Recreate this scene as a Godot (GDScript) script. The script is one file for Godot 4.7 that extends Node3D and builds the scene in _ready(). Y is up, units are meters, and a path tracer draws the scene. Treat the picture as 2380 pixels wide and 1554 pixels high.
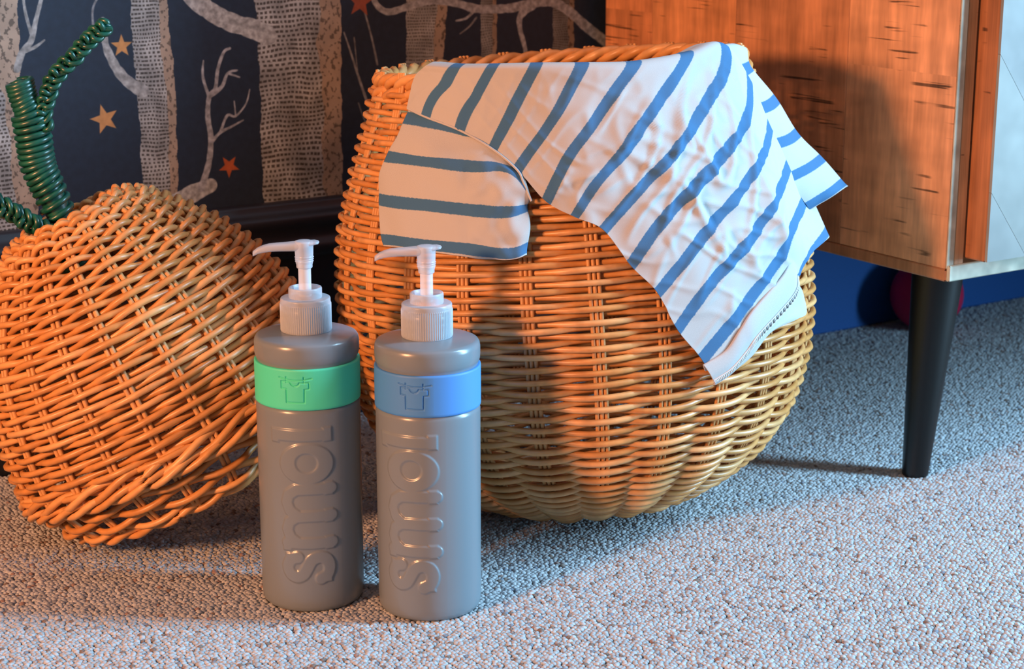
extends Node3D

# ---------------------------------------------------------------- shapes
class Shape:
	var v := PackedVector3Array()
	var n := PackedVector3Array()
	var u := PackedVector2Array()
	var i := PackedInt32Array()

	# a round strand along a path; r is its radius, flat < 1 squeezes it along the path's second axis
	func tube(path: PackedVector3Array, r: float, sides := 7, closed := false, taper := PackedFloat32Array(), ref := Vector3.ZERO) -> Shape:
		var m := path.size()
		var first := v.size()
		var nor := Vector3.UP
		for k in m:
			var a: Vector3 = path[k - 1] if k > 0 else (path[m - 1] if closed else path[0])
			var b: Vector3 = path[(k + 1) % m] if (k < m - 1 or closed) else path[m - 1]
			var t := (b - a).normalized()
			if ref != Vector3.ZERO:
				nor = ref
			elif k == 0:
				nor = Vector3.RIGHT if absf(t.x) < 0.8 else Vector3.UP
			nor = (nor - t * t.dot(nor)).normalized()
			var bi := t.cross(nor)
			var rr: float = r * (taper[k] if taper.size() else 1.0)
			for s in sides:
				var w := TAU * s / sides
				var out := nor * cos(w) + bi * sin(w)
				v.append(path[k] + out * rr)
				n.append(out)
				u.append(Vector2(float(s) / sides, float(k) / m))
		for k in (m if closed else m - 1):
			var o := first + k * sides
			var p := first + ((k + 1) % m) * sides
			for s in sides:
				var s2 := (s + 1) % sides
				i.append_array([o + s, p + s, o + s2, o + s2, p + s, p + s2])
		if not closed:
			for e in [0, m - 1]:
				var c := v.size()
				var t: Vector3 = (path[0] - path[1]).normalized() if e == 0 else (path[m - 1] - path[m - 2]).normalized()
				v.append(path[e] + t * r * 0.35)
				n.append(t)
				u.append(Vector2.ZERO)
				for s in sides:
					var x: int = first + e * sides + s
					var y: int = first + e * sides + (s + 1) % sides
					i.append_array([c, x, y] if e == 0 else [c, y, x])
		return self

	# rows of points; rows go up, columns to the right as seen from outside
	func grid(rows: Array, wrap := false, uvs := [], flip := false) -> Shape:
		var first := v.size()
		var nr := rows.size()
		var nc: int = rows[0].size()
		for r in nr:
			v.append_array(rows[r])
			for c in nc:
				u.append(uvs[r][c] if uvs.size() else Vector2(float(c) / nc, float(r) / nr))
		var nn := PackedVector3Array()
		nn.resize(nr * nc)
		for r in nr - 1:
			for c in (nc if wrap else nc - 1):
				var c2 := (c + 1) % nc
				var a := r * nc + c
				var b := r * nc + c2
				var d := a + nc
				var e := b + nc
				var f1 := (v[first + b] - v[first + a]).cross(v[first + d] - v[first + a])
				var f2 := (v[first + e] - v[first + b]).cross(v[first + d] - v[first + b])
				if flip:
					f1 = -f1
					f2 = -f2
				nn[a] += f1
				nn[b] += f1 + f2
				nn[d] += f1 + f2
				nn[e] += f2
				if flip:
					i.append_array([first + a, first + b, first + d, first + b, first + e, first + d])
				else:
					i.append_array([first + a, first + d, first + b, first + b, first + d, first + e])
		for k in nn.size():
			nn[k] = nn[k].normalized()
		n.append_array(nn)
		return self

	# turned shape about y; profile holds (radius, height) from the bottom up
	func lathe(profile: Array, segs := 48) -> Shape:
		var rows := []
		for p in profile:
			var row := PackedVector3Array()
			for s in segs:
				var w := TAU * s / segs
				row.append(Vector3(p[0] * sin(w), p[1], p[0] * cos(w)))
			rows.append(row)
		return grid(rows, true)

	func quad(a: Vector3, b: Vector3, c: Vector3, d: Vector3) -> void:   # counter-clockwise seen from outside
		var f := v.size()
		var no := (b - a).cross(c - a).normalized()
		v.append_array([a, b, c, d])
		n.append_array([no, no, no, no])
		var ax := 0 if absf(no.x) > 0.7 else (1 if absf(no.y) > 0.7 else 2)
		for p in [a, b, c, d]:
			u.append(Vector2(p.z, p.y) if ax == 0 else (Vector2(p.x, p.z) if ax == 1 else Vector2(p.x, p.y)))
		i.append_array([f, f + 2, f + 1, f, f + 3, f + 2])

	# a box from lo to hi with chamfered edges
	func box(lo: Vector3, hi: Vector3, ch := 0.001) -> Shape:
		var at := func(sx, sy, sz, k): 
			var p := Vector3(hi.x if sx else lo.x, hi.y if sy else lo.y, hi.z if sz else lo.z)
			var q := Vector3(-1.0 if sx else 1.0, -1.0 if sy else 1.0, -1.0 if sz else 1.0) * ch
			q[k] = 0.0
			return p + q
		for k in 3:
			for s in 2:
				var c := []
				for w in [[0, 0], [1, 0], [1, 1], [0, 1]]:
					var b := [0, 0, 0]
					b[k] = s
					b[(k + 1) % 3] = w[0]
					b[(k + 2) % 3] = w[1]
					c.append(at.call(b[0], b[1], b[2], k))
				if s == 0:
					c.reverse()
				quad(c[0], c[1], c[2], c[3])
		var mid := (lo + hi) / 2
		for k in 3:                                   # edges along k
			for w in [[0, 0], [1, 0], [1, 1], [0, 1]]:
				var b := [0, 0, 0]
				b[(k + 1) % 3] = w[0]
				b[(k + 2) % 3] = w[1]
				var e := b.duplicate()
				e[k] = 1
				var p1: Vector3 = at.call(b[0], b[1], b[2], (k + 1) % 3)
				var p2: Vector3 = at.call(e[0], e[1], e[2], (k + 1) % 3)
				var p3: Vector3 = at.call(e[0], e[1], e[2], (k + 2) % 3)
				var p4: Vector3 = at.call(b[0], b[1], b[2], (k + 2) % 3)
				if (p2 - p1).cross(p3 - p1).dot((p1 + p3) / 2 - mid) < 0:
					quad(p4, p3, p2, p1)
				else:
					quad(p1, p2, p3, p4)
		return self

	func mesh() -> ArrayMesh:
		var a := []
		a.resize(Mesh.ARRAY_MAX)
		a[Mesh.ARRAY_VERTEX] = v
		a[Mesh.ARRAY_NORMAL] = n
		a[Mesh.ARRAY_TEX_UV] = u
		a[Mesh.ARRAY_INDEX] = i
		var m := ArrayMesh.new()
		m.add_surface_from_arrays(Mesh.PRIMITIVE_TRIANGLES, a)
		return m

# ---------------------------------------------------------------- objects
var used := {}
var rng := RandomNumberGenerator.new()
var noise := FastNoiseLite.new()

func numbered(called: String) -> String:
	used[called] = used.get(called, 0) + 1
	return called if used[called] == 1 else "%s_%03d" % [called, used[called] - 1]

func tag(o: Node3D, label: String, category: String, group := "") -> Node3D:
	o.set_meta("label", label)
	o.set_meta("category", category)
	if group:
		o.set_meta("group", group)
	return o

func thing(called: String, label: String, category: String, where: Transform3D) -> Node3D:
	var o := Node3D.new()
	o.name = numbered(called)
	add_child(o)
	o.transform = where
	return tag(o, label, category)

func part(called: String, s: Shape, m: Material, parent: Node3D) -> MeshInstance3D:
	var o := MeshInstance3D.new()
	o.name = called if parent != self else numbered(called)
	o.mesh = s.mesh()
	o.material_override = m
	parent.add_child(o, true)
	return o

func struct(called: String, s: Shape, m: Material, where: Transform3D) -> MeshInstance3D:
	var o := part(called, s, m, self)
	o.transform = where
	o.set_meta("kind", "structure")
	return o

func mat(c: Color, rough := 0.6, spec := 0.5) -> StandardMaterial3D:
	var m := StandardMaterial3D.new()
	m.albedo_color = c
	m.roughness = rough
	m.metallic_specular = spec
	return m

func noise_map(freq: float, lo: float, hi: float, size := 256, oct := 3) -> NoiseTexture2D:
	var f := FastNoiseLite.new()
	f.seed = 7
	f.frequency = freq
	f.fractal_octaves = oct
	var t := NoiseTexture2D.new()
	t.width = size
	t.height = size
	t.seamless = true
	t.noise = f
	var g := Gradient.new()
	g.colors = PackedColorArray([Color(lo, lo, lo), Color(hi, hi, hi)])
	t.color_ramp = g
	return t

func textured(m: StandardMaterial3D, tex: Texture2D, scale: float, bump := 0.0, bump_tex: Texture2D = null) -> StandardMaterial3D:
	m.albedo_texture = tex
	m.uv1_triplanar = true
	m.uv1_scale = Vector3.ONE * scale
	if bump > 0.0:
		m.heightmap_enabled = true
		m.heightmap_texture = bump_tex if bump_tex else tex
		m.heightmap_scale = bump
	return m

func pack(a: Array) -> PackedVector3Array:
	var p := PackedVector3Array()
	for q in a:
		p.append(q)
	return p

# smooth path through points
func smooth(pts: Array, per := 8) -> PackedVector3Array:
	var out := PackedVector3Array()
	for k in pts.size() - 1:
		var a: Vector3 = pts[maxi(k - 1, 0)]
		var b: Vector3 = pts[k]
		var c: Vector3 = pts[k + 1]
		var d: Vector3 = pts[mini(k + 2, pts.size() - 1)]
		for s in per:
			out.append(b.cubic_interpolate(c, a, d, float(s) / per))
	out.append(pts[pts.size() - 1])
	return out

func lerp_list(xs: Array, ys: Array, x: float) -> float:
	var k := 0
	while k < xs.size() - 2 and x > xs[k + 1]:
		k += 1
	var y0: float = ys[maxi(k - 1, 0)]
	var y3: float = ys[mini(k + 2, ys.size() - 1)]
	var t := clampf((x - xs[k]) / (xs[k + 1] - xs[k]), 0.0, 1.0)
	var pre: float = xs[maxi(k - 1, 0)] - xs[k]
	var post: float = xs[mini(k + 2, xs.size() - 1)] - xs[k]
	var to: float = xs[k + 1] - xs[k]
	return cubic_interpolate_in_time(ys[k], ys[k + 1], y0, y3, t, to, pre if pre < 0 else -to, post if post > to else 2 * to)

# ---------------------------------------------------------------- materials
var M := {}

func image_from(w: int, h: int, bytes: PackedByteArray) -> ImageTexture:
	return ImageTexture.create_from_image(Image.create_from_data(w, h, false, Image.FORMAT_RGB8, bytes))

func make_materials() -> void:
	var fine := noise_map(0.02, 0.82, 1.0)
	var streak := noise_map(0.05, 0.6, 1.0, 256, 4)
	M.cane = []
	for c in [Color(0.91, 0.665, 0.41), Color(0.875, 0.625, 0.365), Color(0.93, 0.705, 0.46), Color(0.845, 0.59, 0.33)]:
		M.cane.append(textured(mat(c, 0.37, 0.5), fine, 14.0))
	M.stake = textured(mat(Color(0.88, 0.66, 0.42), 0.5), fine, 14.0)
	M.green = textured(mat(Color(0.08, 0.43, 0.36), 0.33, 0.6), noise_map(0.03, 0.55, 1.0), 12.0)
	M.grey = mat(Color(0.455, 0.505, 0.54), 0.27, 0.55)
	M.band_green = mat(Color(0.29, 0.87, 0.72), 0.55)
	M.band_blue = mat(Color(0.28, 0.54, 0.82), 0.55)
	M.frost = mat(Color(0.80, 0.85, 0.90, 0.55), 0.3, 0.5)
	M.frost.transparency = BaseMaterial3D.TRANSPARENCY_ALPHA
	M.frost.backlight_enabled = true
	M.frost.backlight = Color(0.45, 0.46, 0.48)
	M.frost_thin = mat(Color(0.90, 0.925, 0.95, 0.55), 0.3, 0.5)
	M.frost_thin.transparency = BaseMaterial3D.TRANSPARENCY_ALPHA
	M.black = textured(mat(Color(0.045, 0.047, 0.052), 0.38, 0.5), noise_map(0.02, 0.8, 1.0), 20.0)
	M.skirting = mat(Color(0.125, 0.135, 0.17), 0.36)
	M.paint = mat(Color(0.30, 0.30, 0.31), 0.9)
	M.ceiling = mat(Color(0.62, 0.63, 0.65), 0.9)
	M.white_paint = mat(Color(0.85, 0.86, 0.86), 0.5)
	M.pane = mat(Color(0.9, 0.95, 1.0, 0.06), 0.02)
	M.pane.transparency = BaseMaterial3D.TRANSPARENCY_ALPHA
	M.blue_box = textured(mat(Color(0.015, 0.34, 0.64), 0.7), noise_map(0.05, 0.85, 1.0), 40.0)
	M.pink = textured(mat(Color(0.78, 0.02, 0.28), 0.7), noise_map(0.05, 0.85, 1.0), 40.0)
	M.metal = mat(Color(0.7, 0.72, 0.75), 0.35)
	M.metal.metallic = 1.0
	M.lamp_metal = mat(Color(0.25, 0.2, 0.15), 0.4)
	M.bulb = mat(Color(1, 0.8, 0.5), 0.5)
	M.bulb.emission_enabled = true
	M.bulb.emission = Color(1, 0.71, 0.52)
	M.bulb.emission_energy_multiplier = 2.0
	M.thread = mat(Color(0.80, 0.80, 0.80), 0.8)
	M.white_cloth = textured(mat(Color(0.75, 0.755, 0.755), 0.92, 0.3), noise_map(0.12, 0.93, 1.0), 30.0)
	M.floor = textured(mat(Color(0.60, 0.59, 0.58), 0.95, 0.2), noise_map(0.1, 0.6, 1.0), 6.0)
	M.stripe = stripe_material()
	wood_materials()
	M.wallpaper = wallpaper_material()

# jersey: v runs across the stripes (one stripe to a unit), u along them; fine knit in the colour
func stripe_material() -> StandardMaterial3D:
	var w := 256
	var h := 256
	var b := PackedByteArray()
	b.resize(w * h * 3)
	var white := Color(0.745, 0.75, 0.75)
	var blue := Color(0.275, 0.45, 0.615)
	for y in h:
		for x in w:
			var t := absf(float(y) / h - 0.5) - 0.146 + noise.get_noise_2d(x * 3.0, y * 3.0) * 0.012
			var c := blue.lerp(white, smoothstep(-0.012, 0.012, t))
			c = c * (0.955 + 0.045 * sin(x * TAU / 4.0) * cos(y * TAU / 8.0) + 0.05 * noise.get_noise_2d(x * 9.0, y * 9.0 + 500))
			var k := (y * w + x) * 3
			b[k] = int(clampf(c.r, 0, 1) * 255)
			b[k + 1] = int(clampf(c.g, 0, 1) * 255)
			b[k + 2] = int(clampf(c.b, 0, 1) * 255)
	var m := mat(Color.WHITE, 0.92, 0.3)
	m.albedo_texture = image_from(w, h, b)
	m.backlight_enabled = true
	m.backlight = Color(0.12, 0.12, 0.12)
	return m

func wood_materials() -> void:
	var w := 512
	var h := 1024
	var b := PackedByteArray()
	b.resize(w * h * 3)
	for y in h:
		for x in w:
			var g := noise.get_noise_2d(x * 1.2, y * 0.10) * 0.16 + noise.get_noise_2d(x * 6.0, y * 0.4 + 90) * 0.07
			g += noise.get_noise_2d(x * 0.25 + 300, y * 0.5) * 0.10                    # cross figure in bands
			var crack := noise.get_noise_2d(x * 0.16 + 900, y * 3.4)
			var where := noise.get_noise_2d(x * 0.25 + 40, y * 0.22 + 77)
			if crack > 0.36 and where > 0.16:
				g -= minf((crack - 0.36) * 2.4, 0.3) * smoothstep(0.16, 0.32, where) * 1.6
			var s := clampf(0.93 + g, 0.2, 1.2)
			var c := Color(0.86, 0.635, 0.47) * s
			var k := (y * w + x) * 3
			b[k] = int(clampf(c.r, 0, 1) * 255)
			b[k + 1] = int(clampf(c.g, 0, 1) * 255)
			b[k + 2] = int(clampf(c.b, 0, 1) * 255)
	var t := image_from(w, h, b)
	M.planks = []
	for k in 4:
		var m := mat([Color(1, 1, 1), Color(0.88, 0.85, 0.83), Color(0.97, 0.92, 0.85), Color(0.89, 0.82, 0.76)][k], 0.5, 0.4)
		m.albedo_texture = t
		m.uv1_scale = Vector3(3.6, 3.0, 1)
		m.uv1_offset = Vector3(0.27 * k, 0.31 * k, 0)
		M.planks.append(m)
	M.frame_wood = mat(Color(0.86, 0.88, 0.84), 0.5, 0.4)
	M.frame_wood.albedo_texture = t
	M.frame_wood.uv1_scale = Vector3(9, 2.0, 1)
	M.pale_wood = textured(mat(Color(0.80, 0.80, 0.72), 0.5), noise_map(0.03, 0.72, 1.0), 5.0)
	M.door_wood = mat(Color(0.78, 0.70, 0.62), 0.55, 0.4)
	M.door_wood.albedo_texture = t
	M.door_wood.uv1_scale = Vector3(7, 1.7, 1)
	M.inlay = []
	for k in 3:
		M.inlay.append(textured(mat([Color(0.55, 0.565, 0.555), Color(0.575, 0.59, 0.575), Color(0.535, 0.55, 0.545)][k], 0.5, 0.4), noise_map(0.015, 0.86, 1.0), 4.0 + k))

# ---------------------------------------------------------------- printed wallpaper
const WP_W := 2048
const WP_H := 1024
const WP_X := -100.0     # millimetres at the picture's left edge
const WP_Y := 702.0      # and at its top; half a millimetre to a pixel
var wp := PackedByteArray()

func put(x: int, y: int, c: Color, a := 1.0) -> void:
	if x < 0 or y < 0 or x >= WP_W or y >= WP_H:
		return
	var k := (y * WP_W + x) * 3
	wp[k] = int(lerpf(wp[k], clampf(c.r, 0, 1) * 255, a))
	wp[k + 1] = int(lerpf(wp[k + 1], clampf(c.g, 0, 1) * 255, a))
	wp[k + 2] = int(lerpf(wp[k + 2], clampf(c.b, 0, 1) * 255, a))

func edge_at(e: Array, y: float) -> float:
	if y >= e[0][1]:
		return e[0][0] + 3.0 * sin((y - e[0][1]) * 0.05)
	for k in e.size() - 1:
		if y <= e[k][1] and y >= e[k + 1][1]:
			return lerpf(e[k + 1][0], e[k][0], (y - e[k + 1][1]) / float(e[k][1] - e[k + 1][1]))
	return e[e.size() - 1][0]

func trunk(l: Array, r: Array, weave: float, tone: Color, strength := 1.0) -> void:
	for py in WP_H:
		var y := WP_Y - py * 0.5
		var x0 := edge_at(l, y) + noise.get_noise_2d(y * 2.0, l[0][0]) * 2.0
		var x1 := edge_at(r, y) + noise.get_noise_2d(y * 2.0, r[0][0] + 50) * 2.0
		for px in range(int((x0 - WP_X) * 2), int((x1 - WP_X) * 2)):
			var x := px * 0.5 + WP_X
			var f := (x - x0) / (x1 - x0)
			var c := tone
			var mot := noise.get_noise_2d(x * 1.5, y * 1.5)
			var warp := noise.get_noise_2d(x * 0.8, y * 0.8 + 400) * 3.0
			if f < 0.74 + 0.08 * noise.get_noise_2d(9, y * 0.9):
				var line := floorf((y + warp) / weave)
				var gx := sin(TAU * (x + warp * 0.5 + noise.get_noise_2d(40, line * 31.0) * 9.0) / (weave * (1.0 + 0.5 * noise.get_noise_2d(line * 17.0, 7))))
				var gy := sin(TAU * (y + warp) / weave)
				var gap := smoothstep(-0.3, 0.35, gy + 0.35 * mot) * smoothstep(-0.75, 0.1, gx + 1.3 * noise.get_noise_2d(x * 5.0, y * 2.0 + 60))
				c = tone.lerp(Color(0.13, 0.115, 0.10), gap * 0.72 * strength)
				c = c * (0.88 + 0.25 * mot)
			else:
				c = tone.lerp(Color(0.50, 0.40, 0.30), 0.55) * (1.0 + 0.12 * mot)
				if noise.get_noise_2d(x * 9.0, y * 7.0 + 900) > 0.28:
					c = c * 0.62
			put(px, py, c)

func branch(pts: Array, w0: float, w1: float, c: Color) -> void:
	var path := []
	for p in pts:
		path.append(Vector3(p[0], p[1], 0))
	var s := smooth(path, 14)
	for k in s.size() - 1:
		var a := s[k]
		var b := s[k + 1]
		var w := lerpf(w0, w1, float(k) / s.size()) * (1.0 + 0.2 * noise.get_noise_2d(a.x * 6, a.y * 6))
		var lo := a.min(b) - Vector3.ONE * (w + 1)
		var hi := a.max(b) + Vector3.ONE * (w + 1)
		for py in range(int((WP_Y - hi.y) * 2), int((WP_Y - lo.y) * 2) + 1):
			for px in range(int((lo.x - WP_X) * 2), int((hi.x - WP_X) * 2) + 1):
				var q := Vector2(px * 0.5 + WP_X, WP_Y - py * 0.5)
				var ab := Vector2(b.x - a.x, b.y - a.y)
				var t := clampf((q - Vector2(a.x, a.y)).dot(ab) / maxf(ab.length_squared(), 0.001), 0, 1)
				var d := (q - Vector2(a.x, a.y) - ab * t).length()
				var cover := smoothstep(w * 0.5 + 0.35, w * 0.5 - 0.35, d)
				if cover > 0:
					put(px, py, c * (0.92 + 0.3 * noise.get_noise_2d(q.x * 7, q.y * 7)), cover)

func star(cx: float, cy: float, r: float, turn: float, c: Color) -> void:
	for py in range(int((WP_Y - cy - r) * 2), int((WP_Y - cy + r) * 2) + 1):
		for px in range(int((cx - r - WP_X) * 2), int((cx + r - WP_X) * 2) + 1):
			var q := Vector2(px * 0.5 + WP_X - cx, WP_Y - py * 0.5 - cy)
			var w := fposmod(q.angle() - turn + PI / 5, TAU / 5) - PI / 5
			var tip := Vector2(r, 0)
			var dent := Vector2(r * 0.42, 0).rotated(PI / 5)
			var z := Vector2.from_angle(absf(w)) * q.length()
			var inside := (dent - tip).cross(z - tip)
			if inside > 0:
				put(px, py, c * (1.0 + 0.1 * noise.get_noise_2d(px * 3.0, py * 3.0)), minf(1.0, inside / (r * 0.35)))

func wallpaper_material() -> StandardMaterial3D:
	wp.resize(WP_W * WP_H * 3)
	for y in WP_H:
		for x in WP_W:
			var k := (y * WP_W + x) * 3
			var s := 1.0 + 0.10 * noise.get_noise_2d(x * 3.0, y * 3.0)
			wp[k] = int(27 * s)
			wp[k + 1] = int(40 * s)
			wp[k + 2] = int(57 * s)
	var tan_ := Color(0.62, 0.65, 0.66)
	var thin := Color(0.56, 0.59, 0.62)
	trunk([[-20, 405], [-18, 200]], [[45, 405], [44, 384], [44, 351], [43, 316], [45, 282], [48, 239], [52, 195]], 3.4, tan_)
	trunk([[139, 402], [139, 346], [140, 310], [142, 274], [142, 195]], [[170, 401], [171, 380], [173, 344], [175, 308], [175, 272], [172, 195]], 3.3, tan_)
	trunk([[250, 398], [251, 376], [253, 351], [253, 284], [253, 195]], [[333, 395], [334, 373], [333, 317], [332, 260], [331, 195]], 4.2, tan_)
	trunk([[401, 393], [400, 371], [399, 321], [400, 195]], [[444, 392], [443, 369], [439, 319], [438, 195]], 3.0, tan_ * 0.95, 0.7)
	trunk([[479, 368], [479, 195]], [[497, 367], [497, 195]], 2.4, tan_ * 0.8, 0.7)
	trunk([[560, 364], [562, 195]], [[584, 363], [585, 195]], 2.4, tan_ * 0.7, 0.8)
	trunk([[700, 390], [704, 195]], [[770, 390], [766, 195]], 3.6, tan_)
	trunk([[840, 390], [838, 195]], [[872, 390], [870, 195]], 3.0, tan_ * 0.9)
	branch([[146, 306], [136, 312], [127, 321], [120, 333], [115, 347], [114, 366]], 11, 4.5, tan_ * 0.9)
	branch([[262, 346], [246, 353], [230, 358], [212, 367], [193, 382], [178, 402]], 17, 14, tan_ * 0.98)
	branch([[165, 206], [182, 214], [203, 221]], 17, 12, tan_ * 0.98)
	branch([[194, 219], [202, 240], [205, 262], [203, 280], [205, 297], [211, 304], [214, 320], [220, 334], [226, 337]], 6, 2.0, thin)
	branch([[205, 297], [200, 314], [201, 328]], 3.4, 1.2, thin)
	branch([[206, 298], [217, 305], [223, 316], [232, 318]], 4, 1.4, thin)
	branch([[223, 316], [234, 312]], 2, 1, thin)
	branch([[206, 259], [214, 266], [224, 270], [236, 275]], 3.4, 1.2, thin)
	branch([[214, 266], [221, 280], [229, 279], [239, 289], [243, 301]], 2.6, 1.0, thin)
	branch([[229, 279], [228, 292]], 1.6, 0.8, thin)
	branch([[366, 374], [371, 366], [382, 361], [402, 365], [425, 369], [452, 366], [475, 360], [509, 359], [533, 362], [557, 363], [577, 354], [597, 339], [622, 322]], 5, 10, thin)
	branch([[537, 361], [523, 352], [522, 340], [528, 320], [530, 300]], 8, 3, thin)
	branch([[471, 358], [463, 352], [452, 350]], 3, 1.5, thin)
	branch([[474, 352], [466, 344], [456, 338]], 2, 1, thin * 0.8)
	branch([[356, 366], [364, 338], [369, 315]], 1.6, 2.2, thin * 0.8)
	branch([[336, 345], [343, 325], [350, 304], [360, 278], [372, 262]], 1.4, 3.4, thin * 0.85)
	branch([[346, 340], [349, 306]], 1.2, 1.2, thin * 0.75)
	branch([[349, 282], [354, 268], [358, 262]], 1.2, 1.2, thin * 0.75)
	branch([[40, 330], [45, 343], [53, 352], [58, 368], [66, 392]], 6, 3, tan_ * 0.85)
	branch([[54, 356], [50, 374], [48, 396]], 3, 2, tan_ * 0.85)
	branch([[48, 344], [56, 347], [64, 352]], 3, 1.5, tan_ * 0.85)
	branch([[106, 356], [106, 375], [115, 390]], 2, 1.5, thin * 0.8)
	star(129, 344, 10.5, 0.3, Color(0.66, 0.49, 0.30))
	star(111, 285, 13.5, 0.55, Color(0.66, 0.49, 0.31))
	star(221, 236, 11.0, 0.9, Color(0.60, 0.31, 0.18))
	star(353, 371, 15.0, 0.2, Color(0.50, 0.28, 0.22))
	star(660, 300, 11.0, 0.4, Color(0.66, 0.49, 0.30))
	var m := mat(Color.WHITE, 0.62, 0.4)
	m.albedo_texture = image_from(WP_W, WP_H, wp)
	return m

# ---------------------------------------------------------------- the room
var ROOM := Transform3D(Basis(Vector3.UP, deg_to_rad(33.2)), Vector3(-0.4296, 0, -1.4642))   # x along the wallpapered wall, z into the room

func make_room() -> void:
	var x0 := -2.5
	var x1 := 1.5
	var z1 := 3.4
	var top := 2.4
	# floor: base slab below the pile
	var s := Shape.new().box(Vector3(x0 - 0.1, -0.1, -0.1), Vector3(x1 + 0.1, -0.0025, z1 + 0.1), 0.001)
	var fl := struct("floor", s, M.floor, ROOM)
	carpet(fl)
	# back wall: wallpaper sheet laid as the wall's own face
	var w := Shape.new()
	w.box(Vector3(x0 - 0.1, -0.0025, -0.1), Vector3(x1 + 0.1, top, 0.0), 0.0)
	for k in w.v.size():
		w.u[k] = Vector2((w.v[k].x * 1000 - WP_X) / 1024.0, (WP_Y - w.v[k].y * 1000) / 512.0)
	struct("wall_back", w, M.wallpaper, ROOM)
	struct("wall_left", Shape.new().box(Vector3(x0 - 0.1, 0, 0), Vector3(x0, top, z1), 0.0), M.paint, ROOM)
	struct("wall_front", Shape.new().box(Vector3(x0 - 0.1, 0, z1), Vector3(x1 + 0.1, top, z1 + 0.1), 0.0), M.paint, ROOM)
	struct("ceiling", Shape.new().box(Vector3(x0 - 0.1, top, -0.1), Vector3(x1 + 0.1, top + 0.1, z1 + 0.1), 0.0), M.ceiling, ROOM)
	# right wall with a window opening
	var a := WIN.position
	var b := WIN.end
	var r := Shape.new()
	r.box(Vector3(x1, 0, 0), Vector3(x1 + 0.1, top, a.x), 0.0)
	r.box(Vector3(x1, 0, b.x), Vector3(x1 + 0.1, top, z1), 0.0)
	r.box(Vector3(x1, 0, a.x), Vector3(x1 + 0.1, a.y, b.x), 0.0)
	r.box(Vector3(x1, b.y, a.x), Vector3(x1 + 0.1, top, b.x), 0.0)
	struct("wall_right", r, M.paint, ROOM)
	var f := Shape.new()
	f.box(Vector3(x1 + 0.04, a.y, a.x), Vector3(x1 + 0.08, a.y + 0.04, b.x), 0.002)
	f.box(Vector3(x1 + 0.04, b.y - 0.04, a.x), Vector3(x1 + 0.08, b.y, b.x), 0.002)
	f.box(Vector3(x1 + 0.04, a.y, a.x), Vector3(x1 + 0.08, b.y, a.x + 0.04), 0.002)
	f.box(Vector3(x1 + 0.04, a.y, b.x - 0.04), Vector3(x1 + 0.08, b.y, b.x), 0.002)
	var win := struct("window_1", f, M.white_paint, ROOM)
	part("pane", Shape.new().box(Vector3(x1 + 0.058, a.y + 0.03, a.x + 0.03), Vector3(x1 + 0.062, b.y - 0.03, b.x - 0.03), 0.0), M.pane, win)
	# moulded skirting, profile in (z, y)
	var prof := [[0.0005, 0.0], [0.016, 0.0], [0.016, 0.150], [0.0175, 0.153], [0.0215, 0.157], [0.0215, 0.163], [0.0165, 0.167], [0.0145, 0.172], [0.0155, 0.178], [0.019, 0.182], [0.0195, 0.187], [0.016, 0.1905], [0.0095, 0.193], [0.0085, 0.198], [0.0065, 0.2005], [0.0005, 0.201]]
	var rows := []
	for p in prof:
		rows.append(PackedVector3Array([Vector3(x0, p[1], p[0]), Vector3(x1, p[1], p[0])]))
	struct("baseboard_back", Shape.new().grid(rows), M.skirting, ROOM)

var WIN := Rect2(1.18, 0.10, 0.38, 1.65)    # window opening: z from, y from, width, height

func carpet(fl: Node3D) -> void:
	# one loop of the pile: a squashed bead
	var s := Shape.new()
	s.lathe([[0.0004, -0.0022], [0.0017, -0.0012], [0.00205, -0.0002], [0.00175, 0.0008], [0.0010, 0.0014], [0.0, 0.0016]], 7)
	var mm := MultiMesh.new()
	mm.transform_format = MultiMesh.TRANSFORM_3D
	mm.use_colors = true
	mm.mesh = s.mesh()
	var tr := []
	var cols := []
	var step := 0.0035
	# rows run along the wall
	for a in range(-230, 480):
		for b in range(0, 430):
			var p := Vector3(-0.02 + a * step * 0.86, -0.0008, 0.02 + b * step)
			p.z += (step * 0.5 if a % 2 else 0.0)
			var q := ROOM * p
			# keep what the room view could see, with a margin
			var dz := -q.z
			if dz < 0.98 or absf(q.x) > dz * 0.31 + 0.06:
				continue
			q += Vector3(rng.randf_range(-1, 1), rng.randf_range(-0.5, 0.4), rng.randf_range(-1, 1)) * 0.0008
			var sc := rng.randf_range(0.85, 1.2)
			var bs := Basis(Vector3(rng.randf_range(-1, 1), rng.randf_range(-1, 1), rng.randf_range(-1, 1)).normalized(), rng.randf_range(-0.5, 0.5)) * Basis(Vector3.UP, rng.randf() * TAU) * Basis.from_scale(Vector3(sc * rng.randf_range(0.8, 1.3), sc, sc))
			tr.append(Transform3D(bs, q))
			var g := rng.randf_range(0.34, 0.49)
			var c := Color(g * 0.94, g * 1.01, g * 1.07)
			var k := rng.randf()
			if k < 0.022:
				c = Color(0.19, 0.15, 0.13)
			elif k < 0.042:
				c = Color(0.19, 0.22, 0.27)
			elif k < 0.06:
				c = Color(0.28, 0.20, 0.18)
			cols.append(c)
	mm.instance_count = tr.size()
	for k in tr.size():
		mm.set_instance_transform(k, ROOM.affine_inverse() * tr[k])
		mm.set_instance_color(k, cols[k])
	var o := MultiMeshInstance3D.new()
	o.name = "carpet_pile"
	o.multimesh = mm
	var m := mat(Color.WHITE, 0.95, 0.2)
	m.vertex_color_use_as_albedo = true
	o.material_override = m
	o.set_meta("kind", "stuff")
	fl.add_child(o, true)

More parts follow.
